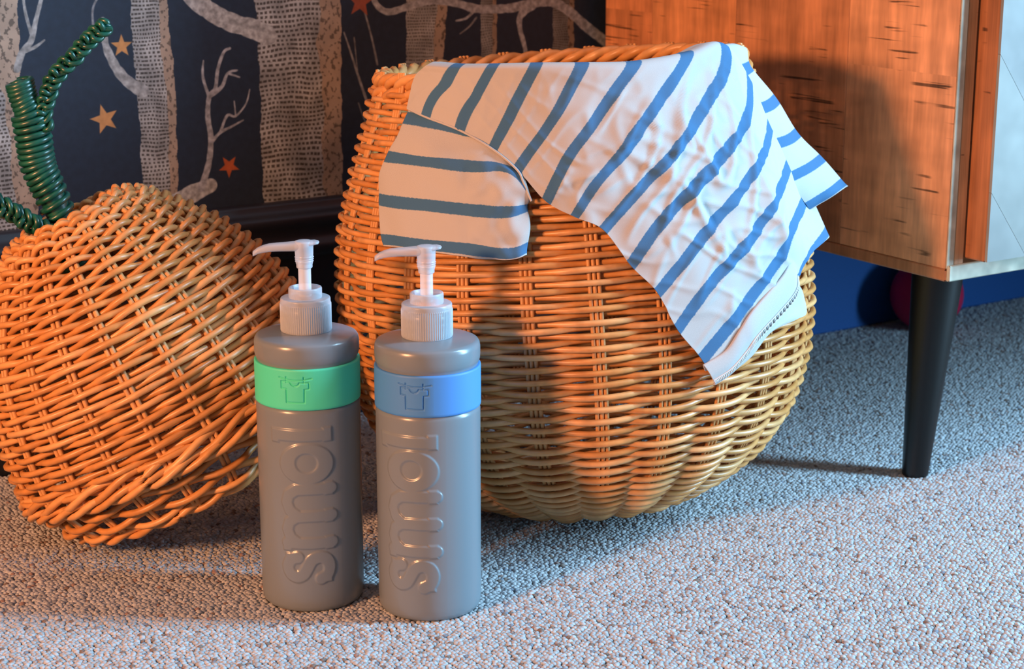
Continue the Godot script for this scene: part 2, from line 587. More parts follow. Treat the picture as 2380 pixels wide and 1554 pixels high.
# ---------------------------------------------------------------- wickerwork
# outline: radius over height. Surface point and outward normal (r, y) at arc position.
func weave_rows(root: Node3D, curve: PackedVector2Array, from: float, to: float, gap: float, stakes: int, amp: float, rad: float, turn: float, first := 0) -> void:
	# curve: dense (r, h) polyline; rows at even arc steps
	var arc := 0.0
	var nexta := from
	var row := first
	for k in curve.size() - 1:
		var d := curve[k].distance_to(curve[k + 1])
		while nexta <= arc + d and nexta <= to:
			var p := curve[k].lerp(curve[k + 1], (nexta - arc) / d)
			var t := (curve[k + 1] - curve[k]).normalized()
			var no := Vector2(t.y, -t.x)
			var path := PackedVector3Array()
			var per: int = 10 if p.x > 0.05 else 6
			var ph1 := rng.randf() * TAU
			var ph2 := rng.randf() * TAU
			for s in stakes * per:
				var w := TAU * s / (stakes * per)
				var c := cos(stakes * w * 0.5 + row * PI)
				var push := amp * signf(c) * pow(absf(c), 0.8) * (1.0 + 0.12 * sin(3 * w + ph1))
				var slip := 0.0005 * sin(5 * w + ph2) + 0.0003 * sin(11 * w + ph1)
				var q := p + no * (push + 0.0003 * sin(7 * w + ph2)) + t * slip
				path.append(Vector3(q.x * sin(w + turn), q.y, q.x * cos(w + turn)))
			var sh := Shape.new()
			sh.tube(path, rad * rng.randf_range(0.92, 1.06), 7, true, PackedFloat32Array(), Vector3.UP if absf(t.y) > 0.3 else Vector3.RIGHT * 0.0)
			part("woven_strand", sh, M.cane[rng.randi() % M.cane.size()], root)
			row += 1
			nexta += gap
		arc += d

func stakes_along(root: Node3D, curve: PackedVector2Array, stakes: int, reeds: int, rad: float, turn: float) -> void:
	for j in stakes:
		var sh := Shape.new()
		for e in reeds:
			var path := PackedVector3Array()
			for k in range(0, curve.size(), 3):
				var side := (e - (reeds - 1) * 0.5) * rad * 2.05 * minf(1.0, curve[k].x / 0.06)
				var w := TAU * j / stakes + turn
				var t := Vector3(cos(w), 0, -sin(w))
				path.append(Vector3(curve[k].x * sin(w), curve[k].y, curve[k].x * cos(w)) + t * side)
			sh.tube(path, rad, 6)
		part("stake", sh, M.stake, root)

func rope(root: Node3D, called: String, r: float, h: float, strands: int, rope_r: float, strand_r: float, twists: int, phase := 0.0, squash := 1.0) -> void:
	for s in strands:
		var path := PackedVector3Array()
		var m := maxi(twists * 10, 120)
		for k in m:
			var w := TAU * k / m
			var q := twists * w + TAU * s / strands + phase
			var rr := r + rope_r * cos(q)
			path.append(Vector3(rr * sin(w), h + rope_r * squash * sin(q), rr * cos(w)))
		var sh := Shape.new()
		sh.tube(path, strand_r, 8, true)
		part(called, sh, M.cane[s % M.cane.size()], root)

func dense(xs: Array, ys: Array, steps: int) -> PackedVector2Array:   # (height list, radius list) -> (radius, height)
	var c := PackedVector2Array()
	for k in steps + 1:
		var h := lerpf(xs[0], xs[xs.size() - 1], float(k) / steps)
		c.append(Vector2(lerp_list(xs, ys, h), h))
	return c

func leaning(roll: float, pitch: float, at: Vector3) -> Transform3D:   # roll leans the axis to the left, pitch towards the viewer
	var r := deg_to_rad(roll)
	var p := deg_to_rad(pitch)
	var a := Vector3(-sin(r), cos(r) * cos(p), cos(r) * sin(p))
	var e1 := a.cross(Vector3.BACK).normalized()
	return Transform3D(Basis(e1, a, e1.cross(a)), at)

var BASKET := leaning(4.02, -2.99, Vector3(0.0601, 0.003, -1.3913))
const B_H := [0.0, 0.0069, 0.0208, 0.0415, 0.0692, 0.1038, 0.1453, 0.1938, 0.2422, 0.2838, 0.3184, 0.346]
const B_R := [0.0546, 0.0804, 0.111, 0.1400, 0.1625, 0.1770, 0.1835, 0.1840, 0.1752, 0.1615, 0.1497, 0.1428]

func make_basket() -> void:
	var o := thing("wicker_basket", "large round open cane basket with a striped shirt hung over its rim", "basket", BASKET)
	var body := dense(B_H, B_R, 300)
	var inner := PackedVector2Array()
	for k in 12:                                  # flat woven base, rising a little in the middle
		inner.append(Vector2(lerpf(0.012, 0.0546, k / 12.0), lerpf(0.004, 0.0, k / 12.0)))
	var all := inner + body
	for k in all.size():
		all[k] = Vector2(maxf(all[k].x - 0.0052, 0.008), all[k].y + (0.005 if all[k].y < 0.012 else 0.0) * (1.0 - all[k].y / 0.012))
	var total := 0.0
	for k in all.size() - 1:
		total += all[k].distance_to(all[k + 1])
	stakes_along(o, all, 24, 3, 0.0016, 0.06)
	weave_rows(o, all, 0.006, total - 0.014, 0.00445, 24, 0.0036, 0.00225, 0.06)
	rope(o, "rim_strand", 0.1352, 0.3390, 3, 0.0042, 0.0036, 17, 0.0, 0.8)
	rope(o, "rim_strand", 0.1385, 0.3300, 2, 0.0035, 0.0034, 15, 1.0)

var LID := leaning(25.8, 0.6, Vector3(-0.2310, 0.0473, -1.3330))
const L_H := [0.035, 0.0457, 0.0672, 0.1009, 0.1345, 0.1681, 0.195, 0.2085, 0.2125]
const L_R := [0.1325, 0.1320, 0.1295, 0.1235, 0.1135, 0.0945, 0.0715, 0.0560, 0.0470]

func make_lid() -> void:
	var o := thing("basket_lid", "domed cane basket lid with green wrapped stem, tipped against the baskets side", "lid", LID)
	var c := dense(L_H, L_R, 240)
	c.append_array(PackedVector2Array([Vector2(0.043, 0.2128), Vector2(0.039, 0.2115), Vector2(0.034, 0.2075), Vector2(0.029, 0.2015), Vector2(0.024, 0.1955), Vector2(0.016, 0.192)]))
	for k in c.size():
		c[k].x = maxf(c[k].x - 0.0045, 0.008)
	var total := 0.0
	for k in c.size() - 1:
		total += c[k].distance_to(c[k + 1])
	stakes_along(o, c, 22, 2, 0.0019, 0.115)
	weave_rows(o, c, 0.012, total, 0.0048, 22, 0.0036, 0.0024, 0.115)
	# bundled edge of the dome: strands that run slantwise round it
	rope(o, "rim_strand", 0.1275, 0.0435, 3, 0.0040, 0.0027, 9, 0.0, 1.3)
	rope(o, "rim_strand", 0.1285, 0.0365, 3, 0.0034, 0.0026, 11, 0.7, 1.0)
	# neck ring below it that sits inside the basket's mouth
	var fl := dense([0.0, 0.012, 0.024, 0.036], [0.1045, 0.112, 0.1175, 0.122], 60)
	stakes_along(o, fl, 22, 2, 0.0017, 0.115)
	weave_rows(o, fl, 0.007, 0.040, 0.0078, 22, 0.0038, 0.0024, 0.115, 1)
	rope(o, "border_strand", 0.1052, 0.0015, 2, 0.0026, 0.0026, 12)
	var inv := LID.affine_inverse()
	# wrapped stem
	var pts := []
	for p in [[-321, 196], [-325, 214], [-329, 230], [-338, 257], [-345, 275], [-347, 292], [-349, 312], [-353, 326], [-355, 337]]:
		pts.append(inv * Vector3(p[0] * 0.001, p[1] * 0.001, -1.337))
	var path := smooth(pts, 16)
	var rads := PackedFloat32Array()
	for k in path.size():
		var f := float(k) / path.size()
		rads.append(lerpf(0.0100, 0.0118, smoothstep(0.0, 0.75, f)) if f < 0.76 else 0.0085)
	var core := Shape.new()
	var rel := PackedFloat32Array()
	for q in rads:
		rel.append(q / 0.0085)
	core.tube(path, 0.0085 * 0.88, 14, false, rel)
	var stem := part("stem", core, M.green, o)
	# the cane wound round it
	var length := 0.0
	for k in path.size() - 1:
		length += path[k].distance_to(path[k + 1])
	var turns := length / 0.0045
	var coil := PackedVector3Array()
	var m := int(turns * 14)
	var nor := Vector3.RIGHT
	for k in m:
		var f := float(k) / m * (path.size() - 1)
		var a := int(f)
		var b := mini(a + 1, path.size() - 1)
		var p := path[a].lerp(path[b], f - a)
		var t := (path[b] - path[maxi(a - 1, 0)]).normalized()
		nor = (nor - t * nor.dot(t)).normalized()
		var bi := t.cross(nor)
		var w := TAU * turns * k / m
		var lean := sin(w + 0.6) * 0.0012
		coil.append(p + (nor * cos(w) + bi * sin(w)) * lerpf(rads[a], rads[b], f - a) + t * lean)
	part("winding", Shape.new().tube(coil, 0.0024, 6), M.green, stem)
	# a stub that shows the stem's cut end beside the leaf's foot
	leaf(o, inv, [[-337, 303, -1332], [-338, 315, -1333], [-335, 326, -1335], [-331, 337, -1335], [-323, 347, -1335], [-313, 356, -1335], [-305, 365, -1335], [-297, 372, -1335], [-289, 378, -1335]], 0.0042, 0.0021)
	leaf(o, inv, [[-320, 219, -1326], [-328, 226, -1321], [-337, 230, -1320], [-347, 236, -1320], [-357, 242, -1320], [-367, 248, -1320], [-379, 254, -1320], [-392, 257, -1320], [-402, 255, -1320]], 0.0050, 0.0022)

func leaf(o: Node3D, inv: Transform3D, raw: Array, r: float, strand: float) -> void:
	var pts := []
	for p in raw:
		pts.append(inv * (Vector3(p[0], p[1], p[2]) * 0.001))
	var path := smooth(pts, 24)
	var length := 0.0
	for k in path.size() - 1:
		length += path[k].distance_to(path[k + 1])
	var root: MeshInstance3D = null
	for s in 3:
		var line := PackedVector3Array()
		var nor := Vector3.RIGHT
		var turns := length / 0.0155
		for k in path.size() - 1:
			var t := (path[k + 1] - path[k]).normalized()
			nor = (nor - t * nor.dot(t)).normalized()
			var bi := t.cross(nor)
			var w := TAU * turns * k / path.size() + TAU * s / 3.0
			# loops bulge outward, then dive through the middle: a plaited look
			var rr := r * (0.78 + 0.45 * sin(w * 2.0 + s))
			line.append(path[k] + (nor * cos(w) + bi * sin(w)) * rr + t * 0.002 * sin(w * 2.0))
		var sh := Shape.new().tube(line, strand, 7)
		if root == null:
			root = part("leaf", sh, M.green, o)
		else:
			part("leaf_strand", sh, M.green, root)

# ---------------------------------------------------------------- dispenser bottles
func seg_dist(p: Vector2, a: Vector2, b: Vector2) -> float:
	var ab := b - a
	return (p - a - ab * clampf((p - a).dot(ab) / ab.length_squared(), 0, 1)).length()

func poly_dist(p: Vector2, pts: PackedVector2Array) -> float:
	var d := 1e9
	for k in pts.size() - 1:
		d = minf(d, seg_dist(p, pts[k], pts[k + 1]))
	return d

var letter_s := PackedVector2Array()
var letter_m := []

# raised letters s m o l running up the bottle: u along the word, v up the letters (millimetres)
func letters(u: float, v: float) -> float:
	var p := Vector2(u, v)
	var d := 99.0
	if u < 27:
		d = poly_dist(p, letter_s) - 4.3
		d = minf(d, maxf(absf(u - 19.3) - 2.2, absf(v - 28.0) - 5.5))
		d = minf(d, maxf(absf(u - 2.6) - 2.0, absf(v - 7.5) - 5.5))
	if u > 20 and u < 76:
		for l in letter_m:
			d = minf(d, poly_dist(p, l) - 4.0)
		for x in [28.5, 47.5, 66.5]:
			d = minf(d, maxf(absf(u - x) - 4.6, absf(v - 3.2) - 3.2))
		d = minf(d, maxf(absf(u - 26.5) - 3.5, absf(v - 32.0) - 3.2))
	if u > 66 and u < 102:
		var e := Vector2((u - 84.0) / 14.2, (v - 17.5) / 18.4)
		var outer := (e.length() - 1.0) * 14.5
		d = minf(d, maxf(outer, 6.6 - Vector2(u - 84.5, (v - 17.5) * 0.92).length()))
	if u > 92:
		d = minf(d, maxf(absf(u - 103.5) - 4.0, absf(v - 21.0) - 21.0))
		d = minf(d, maxf(absf(u - 103.8) - 4.9, absf(v - 3.2) - 3.2))
		d = minf(d, maxf(absf(u - 102.0) - 4.0, absf(v - 39.0) - 3.0))
	return d

func bottle_body() -> Shape:
	for q in [[18.5, 25], [17.0, 29.5], [12, 32.0], [7, 30.5], [4.6, 26], [6.5, 21.5], [11.5, 18.5], [16.5, 15.5], [18.6, 10.5], [16.8, 5.8], [11.5, 3.6], [6, 5.2], [3.4, 9.5]]:
		letter_s.append(Vector2(q[0], q[1]))
	var round_s := []
	for q in letter_s:
		round_s.append(Vector3(q.x, q.y, 0))
	letter_s.clear()
	for q in smooth(round_s, 3):
		letter_s.append(Vector2(q.x, q.y))
	for l in [[[28.5, 1], [28.5, 32]], [[28.5, 24], [32.5, 29.5], [38, 31.6], [43.5, 30], [47, 25], [47.5, 18], [47.5, 1]], [[47.5, 24], [51.5, 29.5], [57, 31.6], [62.5, 30], [66, 25], [66.5, 18], [66.5, 1]]]:
		var a := PackedVector2Array()
		for q in l:
			a.append(Vector2(q[0], q[1]))
		letter_m.append(a)
	var prof := [[0.0, 0.0012], [0.022, 0.0008], [0.0295, 0.0003], [0.0320, 0.0008], [0.0336, 0.0024], [0.0344, 0.005], [0.0348, 0.010], [0.0348, 0.018]]
	var y := 0.0195
	while y < 0.133:
		prof.append([0.0348, y])
		y += 0.0006
	for q in [[0.0348, 0.1360], [0.0348, 0.1395], [0.03455, 0.1412], [0.0338, 0.1422], [0.0333, 0.1430], [0.0333, 0.1690], [0.0334, 0.1712], [0.0341, 0.1726], [0.0347, 0.1745], [0.0349, 0.1775], [0.0349, 0.1822], [0.0345, 0.1846], [0.0335, 0.1862], [0.0315, 0.1871], [0.0240, 0.1884], [0.0150, 0.1890], [0.0138, 0.1896], [0.0138, 0.2050], [0.0120, 0.2055]]:
		prof.append(q)
	var ang := []
	var a0 := -66.0
	while a0 < 22.0:
		ang.append(a0)
		a0 += 0.95
	while a0 < 294.0:
		ang.append(a0)
		a0 += 4.5
	var rows := []
	for p in prof:
		var row := PackedVector3Array()
		for a in ang:
			var r: float = p[0]
			if p[1] > 0.019 and p[1] < 0.1335 and a < 24.0:
				var d := letters((p[1] - 0.0222) * 1000.0, (12.3 - a) * 0.0348 * 1000.0 * PI / 180.0)
				r += 0.0008 * smoothstep(0.65, -0.75, d)
			var w := deg_to_rad(a)
			row.append(Vector3(r * sin(w), p[1], r * cos(w)))
		rows.append(row)
	return Shape.new().grid(rows, true)

func band_shape() -> Shape:
	var icon := []                                # clothesline, pegs and a shirt, in millimetres from its middle
	for l in [[[-11, 8.7], [-6, 7.6], [0, 7.0], [5, 7.2], [11, 8.3]], [[-6, 9.2], [-6, 5.6]], [[5.8, 9.2], [5.8, 5.2]],
			[[-3.5, 6.0], [-6, 6.3], [-9.5, 6.3], [-9.5, 1.5], [-6.1, 1.2], [-6, -8.0], [6, -8.0], [6.1, 1.0], [9.2, 1.4], [9.2, 5.7], [6, 5.6], [2.9, 5.5], [2.3, 4.2], [0.9, 3.3], [-0.5, 3.2], [-2.2, 4.0], [-3.2, 5.3], [-3.5, 6.0]]]:
		var a := PackedVector2Array()
		for q in l:
			a.append(Vector2(q[0], q[1]))
		icon.append(a)
	var prof := [[0.0331, 0.1428], [0.0344, 0.1427], [0.03515, 0.1433]]
	var y := 0.1445
	while y < 0.1690:
		prof.append([0.03525, y])
		y += 0.00034
	prof.append_array([[0.03525, 0.1693], [0.0351, 0.1702], [0.0344, 0.1706], [0.0331, 0.1705]])
	var ang := []
	var a0 := -31.5
	while a0 < 9.0:
		ang.append(a0)
		a0 += 0.52
	while a0 < 328.0:
		ang.append(a0)
		a0 += 4.0
	var rows := []
	for p in prof:
		var row := PackedVector3Array()
		for a in ang:
			var r: float = p[0]
			if a < 9.0 and p[1] > 0.1440 and p[1] < 0.1692:
				var q := Vector2((a + 11.5) * 0.03525 * 1000.0 * PI / 180.0, (p[1] - 0.1562) * 1000.0)
				var d := 9.0
				for l in icon:
					d = minf(d, poly_dist(q, l))
				r -= 0.0008 * smoothstep(0.62, 0.12, d)
			var w := deg_to_rad(a)
			row.append(Vector3(r * sin(w), p[1], r * cos(w)))
		rows.append(row)
	return Shape.new().grid(rows, true)

func make_bottles() -> void:
	var o := thing("pump_bottle", "grey pump dispenser bottle with a blue band, right of the green banded one", "bottle", Transform3D(Basis.IDENTITY, Vector3(-0.0558, 0, -1.1785)))
	var body := part("body", bottle_body(), M.grey, o)
	var band := part("band", band_shape(), M.band_blue, o)
	band.set_meta("label", "blue band with engraved shirt on a clothesline")
	# ribbed screw collar
	var rows := []
	for p in [[0.0135, 0.1886], [0.0166, 0.1886], [0.0169, 0.1894], [0.01685, 0.1900], [0.01685, 0.2070], [0.0167, 0.2078], [0.0166, 0.2084], [0.0166, 0.2102], [0.0163, 0.2110], [0.0157, 0.2113], [0.0112, 0.2114]]:
		var row := PackedVector3Array()
		for s in 360:
			var w := TAU * s / 360.0
			var rr: float = p[0] + (0.00022 * cos(72.0 * w) if p[1] > 0.1898 and p[1] < 0.2072 else 0.0)
			row.append(Vector3(rr * sin(w), p[1], rr * cos(w)))
		rows.append(row)
	part("screw_collar", Shape.new().grid(rows, true), M.frost, o)
	part("thread_ring", Shape.new().lathe([[0.0141, 0.1895], [0.0152, 0.1895], [0.0152, 0.1935], [0.0146, 0.1945], [0.0152, 0.1955], [0.0152, 0.1985], [0.0146, 0.1995], [0.0152, 0.2005], [0.0152, 0.2040], [0.0141, 0.2040]], 48), M.grey, o)
	part("pump_guide", Shape.new().lathe([[0.0111, 0.2112], [0.0111, 0.2172], [0.0107, 0.2180], [0.0100, 0.2182], [0.0094, 0.2178], [0.0090, 0.2150], [0.0046, 0.2146]], 48), M.frost, o)
	part("pump_stem", Shape.new().lathe([[0.0042, 0.2120], [0.0042, 0.2350]], 28), M.frost_thin, o)
	# head: sleeve with thread, flat top, spout
	var head := part("pump_head", Shape.new().lathe([[0.0043, 0.2312], [0.0050, 0.2311], [0.0053, 0.2316], [0.0053, 0.2338], [0.0056, 0.2340], [0.0057, 0.2352], [0.0062, 0.2356], [0.0057, 0.2361], [0.0058, 0.2366], [0.0063, 0.2370], [0.0058, 0.2375], [0.0059, 0.2380], [0.0064, 0.2384], [0.0059, 0.2389], [0.0060, 0.2396], [0.0062, 0.2460], [0.0063, 0.2480], [0.0060, 0.2489], [0.0048, 0.2493], [0.0, 0.2495]], 36), M.frost, o)
	# spout: oval section that droops and narrows; points left
	var cx := [0.0100, 0.0094, 0.0070, 0.0, -0.0060, -0.0120, -0.0180, -0.0230, -0.0270, -0.0305, -0.0335]
	var topy := [0.2484, 0.2490, 0.2494, 0.2493, 0.2488, 0.2483, 0.2479, 0.2475, 0.2464, 0.2449, 0.2425]
	var bot := [0.2478, 0.2470, 0.2466, 0.2440, 0.2424, 0.2424, 0.2424, 0.2421, 0.2416, 0.2407, 0.2392]
	var wid := [0.0010, 0.0036, 0.0050, 0.0056, 0.0050, 0.0045, 0.0042, 0.0039, 0.0036, 0.0032, 0.0028]
	var sp := []
	for k in range(cx.size() - 1, -1, -1):
		var row := PackedVector3Array()
		for s in 20:
			var w := TAU * s / 20.0
			var sq := Vector2(signf(cos(w)) * pow(absf(cos(w)), 0.75), signf(sin(w)) * pow(absf(sin(w)), 0.75))
			var tilt := 0.0
			row.append(Vector3(cx[k] + tilt, (topy[k] + bot[k]) * 0.5 + sq.y * (topy[k] - bot[k]) * 0.5, sq.x * wid[k]))
		sp.append(row)
	var tip := PackedVector3Array()
	for s in 20:
		tip.append(Vector3(-0.0330, 0.2409, 0))
	sp.push_front(tip)
	var tail := PackedVector3Array()
	for s in 20:
		tail.append(Vector3(0.0102, 0.2481, 0))
	sp.append(tail)
	part("spout", Shape.new().grid(sp, true), M.frost, head)
	head.rotation.y = deg_to_rad(4)
	# the second bottle, turned a little further, with a green band
	var c: Node3D = o.duplicate()
	c.name = numbered("pump_bottle")
	add_child(c)
	c.position = Vector3(-0.1370, 0, -1.1945)
	tag(c, "grey pump dispenser bottle with a green band, beside the tipped lid", "bottle")
	(c.get_node("body") as MeshInstance3D).rotation.y = deg_to_rad(19.2)
	var cb := c.get_node("band") as MeshInstance3D
	cb.rotation.y = deg_to_rad(4.3)
	cb.material_override = M.band_green
	cb.set_meta("label", "green band with engraved shirt on a clothesline")

# ---------------------------------------------------------------- striped shirt, lying on the basket's outside
# points are (tenths of a degree round the basket, height mm, distance out from the basket mm)
func on_basket(az: float, h: float, out: float) -> Vector3:
	var r := lerp_list(B_H, B_R, clampf(h * 0.001, 0.0, 0.346)) + out * 0.001
	var w := deg_to_rad(az * 0.1)
	return Vector3(r * sin(w), h * 0.001, r * cos(w))

func line3(a: Array) -> PackedVector3Array:
	var p := PackedVector3Array()
	for k in range(0, a.size(), 3):
		p.append(on_basket(a[k], a[k + 1], a[k + 2]))
	return p

func spread(a: Array, f: float) -> float:
	var x := f * (a.size() - 1)
	var k := mini(int(x), a.size() - 2)
	return lerpf(a[k], a[k + 1], x - k)

# fine grid through coarse rows; vs holds the stripe number at each end of a row
func fine_grid(ctrl: Array, vs: Array, nr: int, nc: int, ul: float) -> Array:
	var R := ctrl.size()
	var C: int = ctrl[0].size()
	var pts := []
	var uvs := []
	for i in (R - 1) * nr + 1:
		var fi := float(i) / nr
		var a := mini(int(fi), R - 2)
		var t := fi - a
		var row := []
		for j in C:
			var p0: Vector3 = ctrl[maxi(a - 1, 0)][j]
			var p1: Vector3 = ctrl[a][j]
			var p2: Vector3 = ctrl[a + 1][j]
			var p3: Vector3 = ctrl[mini(a + 2, R - 1)][j]
			row.append(p1.cubic_interpolate(p2, p0, p3, t))
		var fine := smooth(row, nc)
		var uv := PackedVector2Array()
		for j in fine.size():
			var f := float(j) / (fine.size() - 1)
			uv.append(Vector2(f * ul, lerpf(spread(vs[a], f), spread(vs[a + 1], f), t) + 0.5))
		pts.append(fine)
		uvs.append(uv)
	return [pts, uvs]

# cloth of real thickness: outer face, inner face and the edge between
func cloth(pts: Array, uvs: Array, thick: float) -> Shape:
	var probe := Shape.new().grid(pts)
	var nr := pts.size()
	var nc: int = pts[0].size()
	var k0 := (nr / 2) * nc + nc / 2
	var mid: Vector3 = pts[nr / 2][nc / 2]
	var flip := probe.n[k0].dot(Vector3(mid.x, 0, mid.z)) < 0
	var s := Shape.new()
	var outer := []
	var inner := []
	for r in nr:
		var o := PackedVector3Array()
		var q := PackedVector3Array()
		for c in nc:
			var no := probe.n[r * nc + c] * (-1.0 if flip else 1.0)
			o.append(pts[r][c] + no * thick * 0.5)
			q.append(pts[r][c] - no * thick * 0.5)
		outer.append(o)
		inner.append(q)
	s.grid(outer, false, uvs, flip)
	s.grid(inner, false, uvs, not flip)
	# edge strip right round
	var ro := PackedVector3Array()
	var ri := PackedVector3Array()
	var ru := PackedVector2Array()
	for c in nc:
		ro.append(outer[0][c]); ri.append(inner[0][c]); ru.append(uvs[0][c])
	for r in range(1, nr):
		ro.append(outer[r][nc - 1]); ri.append(inner[r][nc - 1]); ru.append(uvs[r][nc - 1])
	for c in range(nc - 2, -1, -1):
		ro.append(outer[nr - 1][c]); ri.append(inner[nr - 1][c]); ru.append(uvs[nr - 1][c])
	for r in range(nr - 2, -1, -1):
		ro.append(outer[r][0]); ri.append(inner[r][0]); ru.append(uvs[r][0])
	s.grid([ri, ro], false, [ru, ru], not flip)
	return s

func crease(p: Vector2, a: Vector2, b: Vector2, w: float) -> float:   # a sharp ridge from a to b that slopes away on both sides
	var ab := b - a
	var t := (p - a).dot(ab) / ab.length_squared()
	var e := 1.0 - smoothstep(0.0, 0.35, maxf(-t, t - 1.0))
	var d := absf((p - a).cross(ab)) / ab.length() / w
	return exp(-1.5 * sqrt(d * d + 0.10)) * e * (0.35 + 0.65 * sin(PI * clampf(t, 0.1, 0.9)))

func unrolled(az: float, h: float) -> Vector2:
	return Vector2(deg_to_rad(az * 0.1) * 175.0, h)

func make_shirt() -> void:
	var o := thing("striped_shirt", "crumpled white childs shirt with blue stripes hanging over the open basket", "shirt", BASKET)
	var rows := [
		line3([-398, 352, 5, -428, 348, 5, -447, 343, 5, -455, 335, 5, -459, 329, 5, -459, 323, 5]),
		line3([-299, 350, 5, -314, 345, 5, -327, 339, 5, -359, 332, 5, -377, 325, 5, -386, 317, 5]),
		line3([-193, 349, 5, -216, 340, 5, -237, 330, 5, -255, 323, 5, -269, 316, 5, -278, 308, 5]),
		line3([-75, 348, 5, -101, 337, 5, -127, 325, 5, -146, 315, 5, -166, 305, 5, -185, 295, 5]),
		line3([46, 346, 5, 12, 332, 5, -21, 318, 5, -62, 303, 5, -95, 292, 5, -124, 281, 6]),
		line3([187, 344, 5, 127, 328, 5, 55, 306, 6, 0, 289, 7, -30, 275, 7, -59, 259, 5]),
		line3([356, 346, 5, 269, 326, 6, 184, 306, 8, 114, 286, 9, 55, 270, 8, 0, 248, 5]),
		line3([513, 350, 5, 471, 333, 7, 346, 309, 9, 249, 286, 10, 152, 264, 7, 59, 238, 4]),
		line3([607, 324, 5, 489, 300, 11, 367, 277, 10, 261, 258, 9, 173, 236, 6, 110, 213, 4]),
		line3([645, 290, 4, 485, 272, 13, 374, 249, 9, 272, 226, 7, 218, 210, 6, 161, 193, 4]),
		line3([698, 263, 4, 497, 245, 13, 408, 223, 9, 332, 206, 6, 270, 191, 5, 200, 166, 4]),
		line3([813, 234, 4, 540, 223, 12, 475, 202, 8, 410, 186, 6, 341, 168, 5, 254, 143, 4]),
		line3([819, 198, 12, 635, 196, 7, 545, 182, 6, 454, 164, 5, 368, 145, 5, 286, 125, 4])]
	var vs := [[0.3, 0.25], [1, 1], [2, 2], [3, 3], [4, 4], [5, 5], [6, 6], [7, 7], [8, 8], [9, 9], [10, 10], [11, 11], [12.55, 11.6]]
	# the cloth goes on over the rim into the basket (stripes 1-7), or folds back on itself (8 and on)
	var full := []
	for k in rows.size():
		var top: Vector3 = rows[k][0]
		var ax := Vector3(top.x, 0, top.z).normalized()
		var row := PackedVector3Array()
		if k < 8:
			row.append(top - ax * 0.030 + Vector3(0, -0.035, 0))
			row.append(top - ax * 0.022 + Vector3(0, -0.004, 0))
			row.append(top - ax * 0.010 + Vector3(0, 0.0015, 0))
		else:
			var back: Vector3 = (top - rows[k][1]).normalized()
			row.append(top - ax * 0.012 - back * 0.012)
			row.append(top - ax * 0.009 - back * 0.002)
			row.append(top - ax * 0.004 + back * 0.001)
		row.append_array(rows[k])
		full.append(row)
	var g := fine_grid(full, vs, 22, 20, 9.0)
	var pts: Array = g[0]
	var nz := FastNoiseLite.new()
	nz.seed = 11
	nz.frequency = 1.0
	nz.fractal_octaves = 1
	var c := line3([236, 280, 8, 330, 285, 10, 400, 262, 10, 420, 240, 9, 300, 262, 10, 230, 240, 8])
	var cr := [                                   # creases: from, to (tenths of a degree, height mm), half width mm, height mm
		[[168, 296], [233, 286], 2.6, 2.2], [[233, 286], [232, 277], 2.4, -1.8], [[225, 317], [267, 312], 2.6, 1.2], [[277, 308], [292, 289], 2.2, 2.2],
		[[305, 295], [333, 271], 2.4, 2.4], [[254, 261], [297, 227], 2.4, 2.4], [[281, 251], [314, 232], 2.4, -1.8], [[336, 274], [333, 264], 2.2, 1.6],
		[[325, 216], [381, 206], 2.6, 1.6], [[15, 286], [116, 294], 3.0, 1.8], [[-4, 271], [71, 277], 3.0, 2.4], [[-42, 263], [-8, 277], 3.0, 2.6],
		[[140, 286], [192, 278], 2.6, 1.6], [[368, 222], [415, 193], 3.0, 2.0], [[308, 225], [330, 205], 2.6, 2.2], [[334, 184], [323, 167], 2.6, 1.8],
		[[460, 269], [468, 243], 4.5, 2.0], [[468, 243], [494, 203], 4.5, 2.4], [[103, 290], [175, 297], 2.6, 1.8], [[193, 272], [257, 286], 2.6, 2.0],
		[[49, 261], [116, 271], 3.2, 1.8], [[132, 216], [192, 226], 3.5, 1.6], [[304, 262], [226, 247], 2.6, 1.8], [[294, 270], [378, 278], 2.6, -1.6],
		[[225, 268], [269, 257], 2.4, 1.6]]
	var lines := []
	for e in cr:
		lines.append([unrolled(e[0][0], e[0][1]), unrolled(e[1][0], e[1][1]), e[2] * 1.2, e[3] * 0.0017])
	for i in pts.size():
		for j in pts[i].size():
			var p: Vector3 = pts[i][j]
			var ax := Vector3(p.x, 0, p.z).normalized()
			var soft: float = clampf((float(j) / pts[i].size() - 0.36) * 6.0, 0.0, 1.0)
			var much := 0.30 + 0.9 * exp(-(p - c[0]).length_squared() / 0.0040) + 0.7 * exp(-(p - c[3]).length_squared() / 0.0040)
			var flat := unrolled(rad_to_deg(atan2(p.x, p.z)) * 10.0, p.y * 1000.0)
			var qa := flat.rotated(0.65)
			var qb := flat.rotated(-0.9)
			var na := nz.get_noise_2d(qa.x * 0.034, qa.y * 0.012)
			var nb := nz.get_noise_2d(qb.x * 0.036 + 40.0, qb.y * 0.014)
			var ra := maxf(0.0, 1.0 - 2.2 * sqrt(na * na + 0.004))
			var rb := maxf(0.0, 1.0 - 2.2 * sqrt(nb * nb + 0.004))
			var d := 0.0008 + (ra * ra * 0.0022 + rb * rb * 0.0017 + nz.get_noise_2d(flat.x * 0.03, flat.y * 0.03 + 90.0) * 0.0010) * much
			for e in lines:
				d += crease(flat, e[0], e[1], e[2]) * e[3]
			pts[i][j] = p + ax * maxf(d, -0.004) * soft
	var front := part("front_panel", cloth(pts, g[1], 0.0009), M.stripe, o)
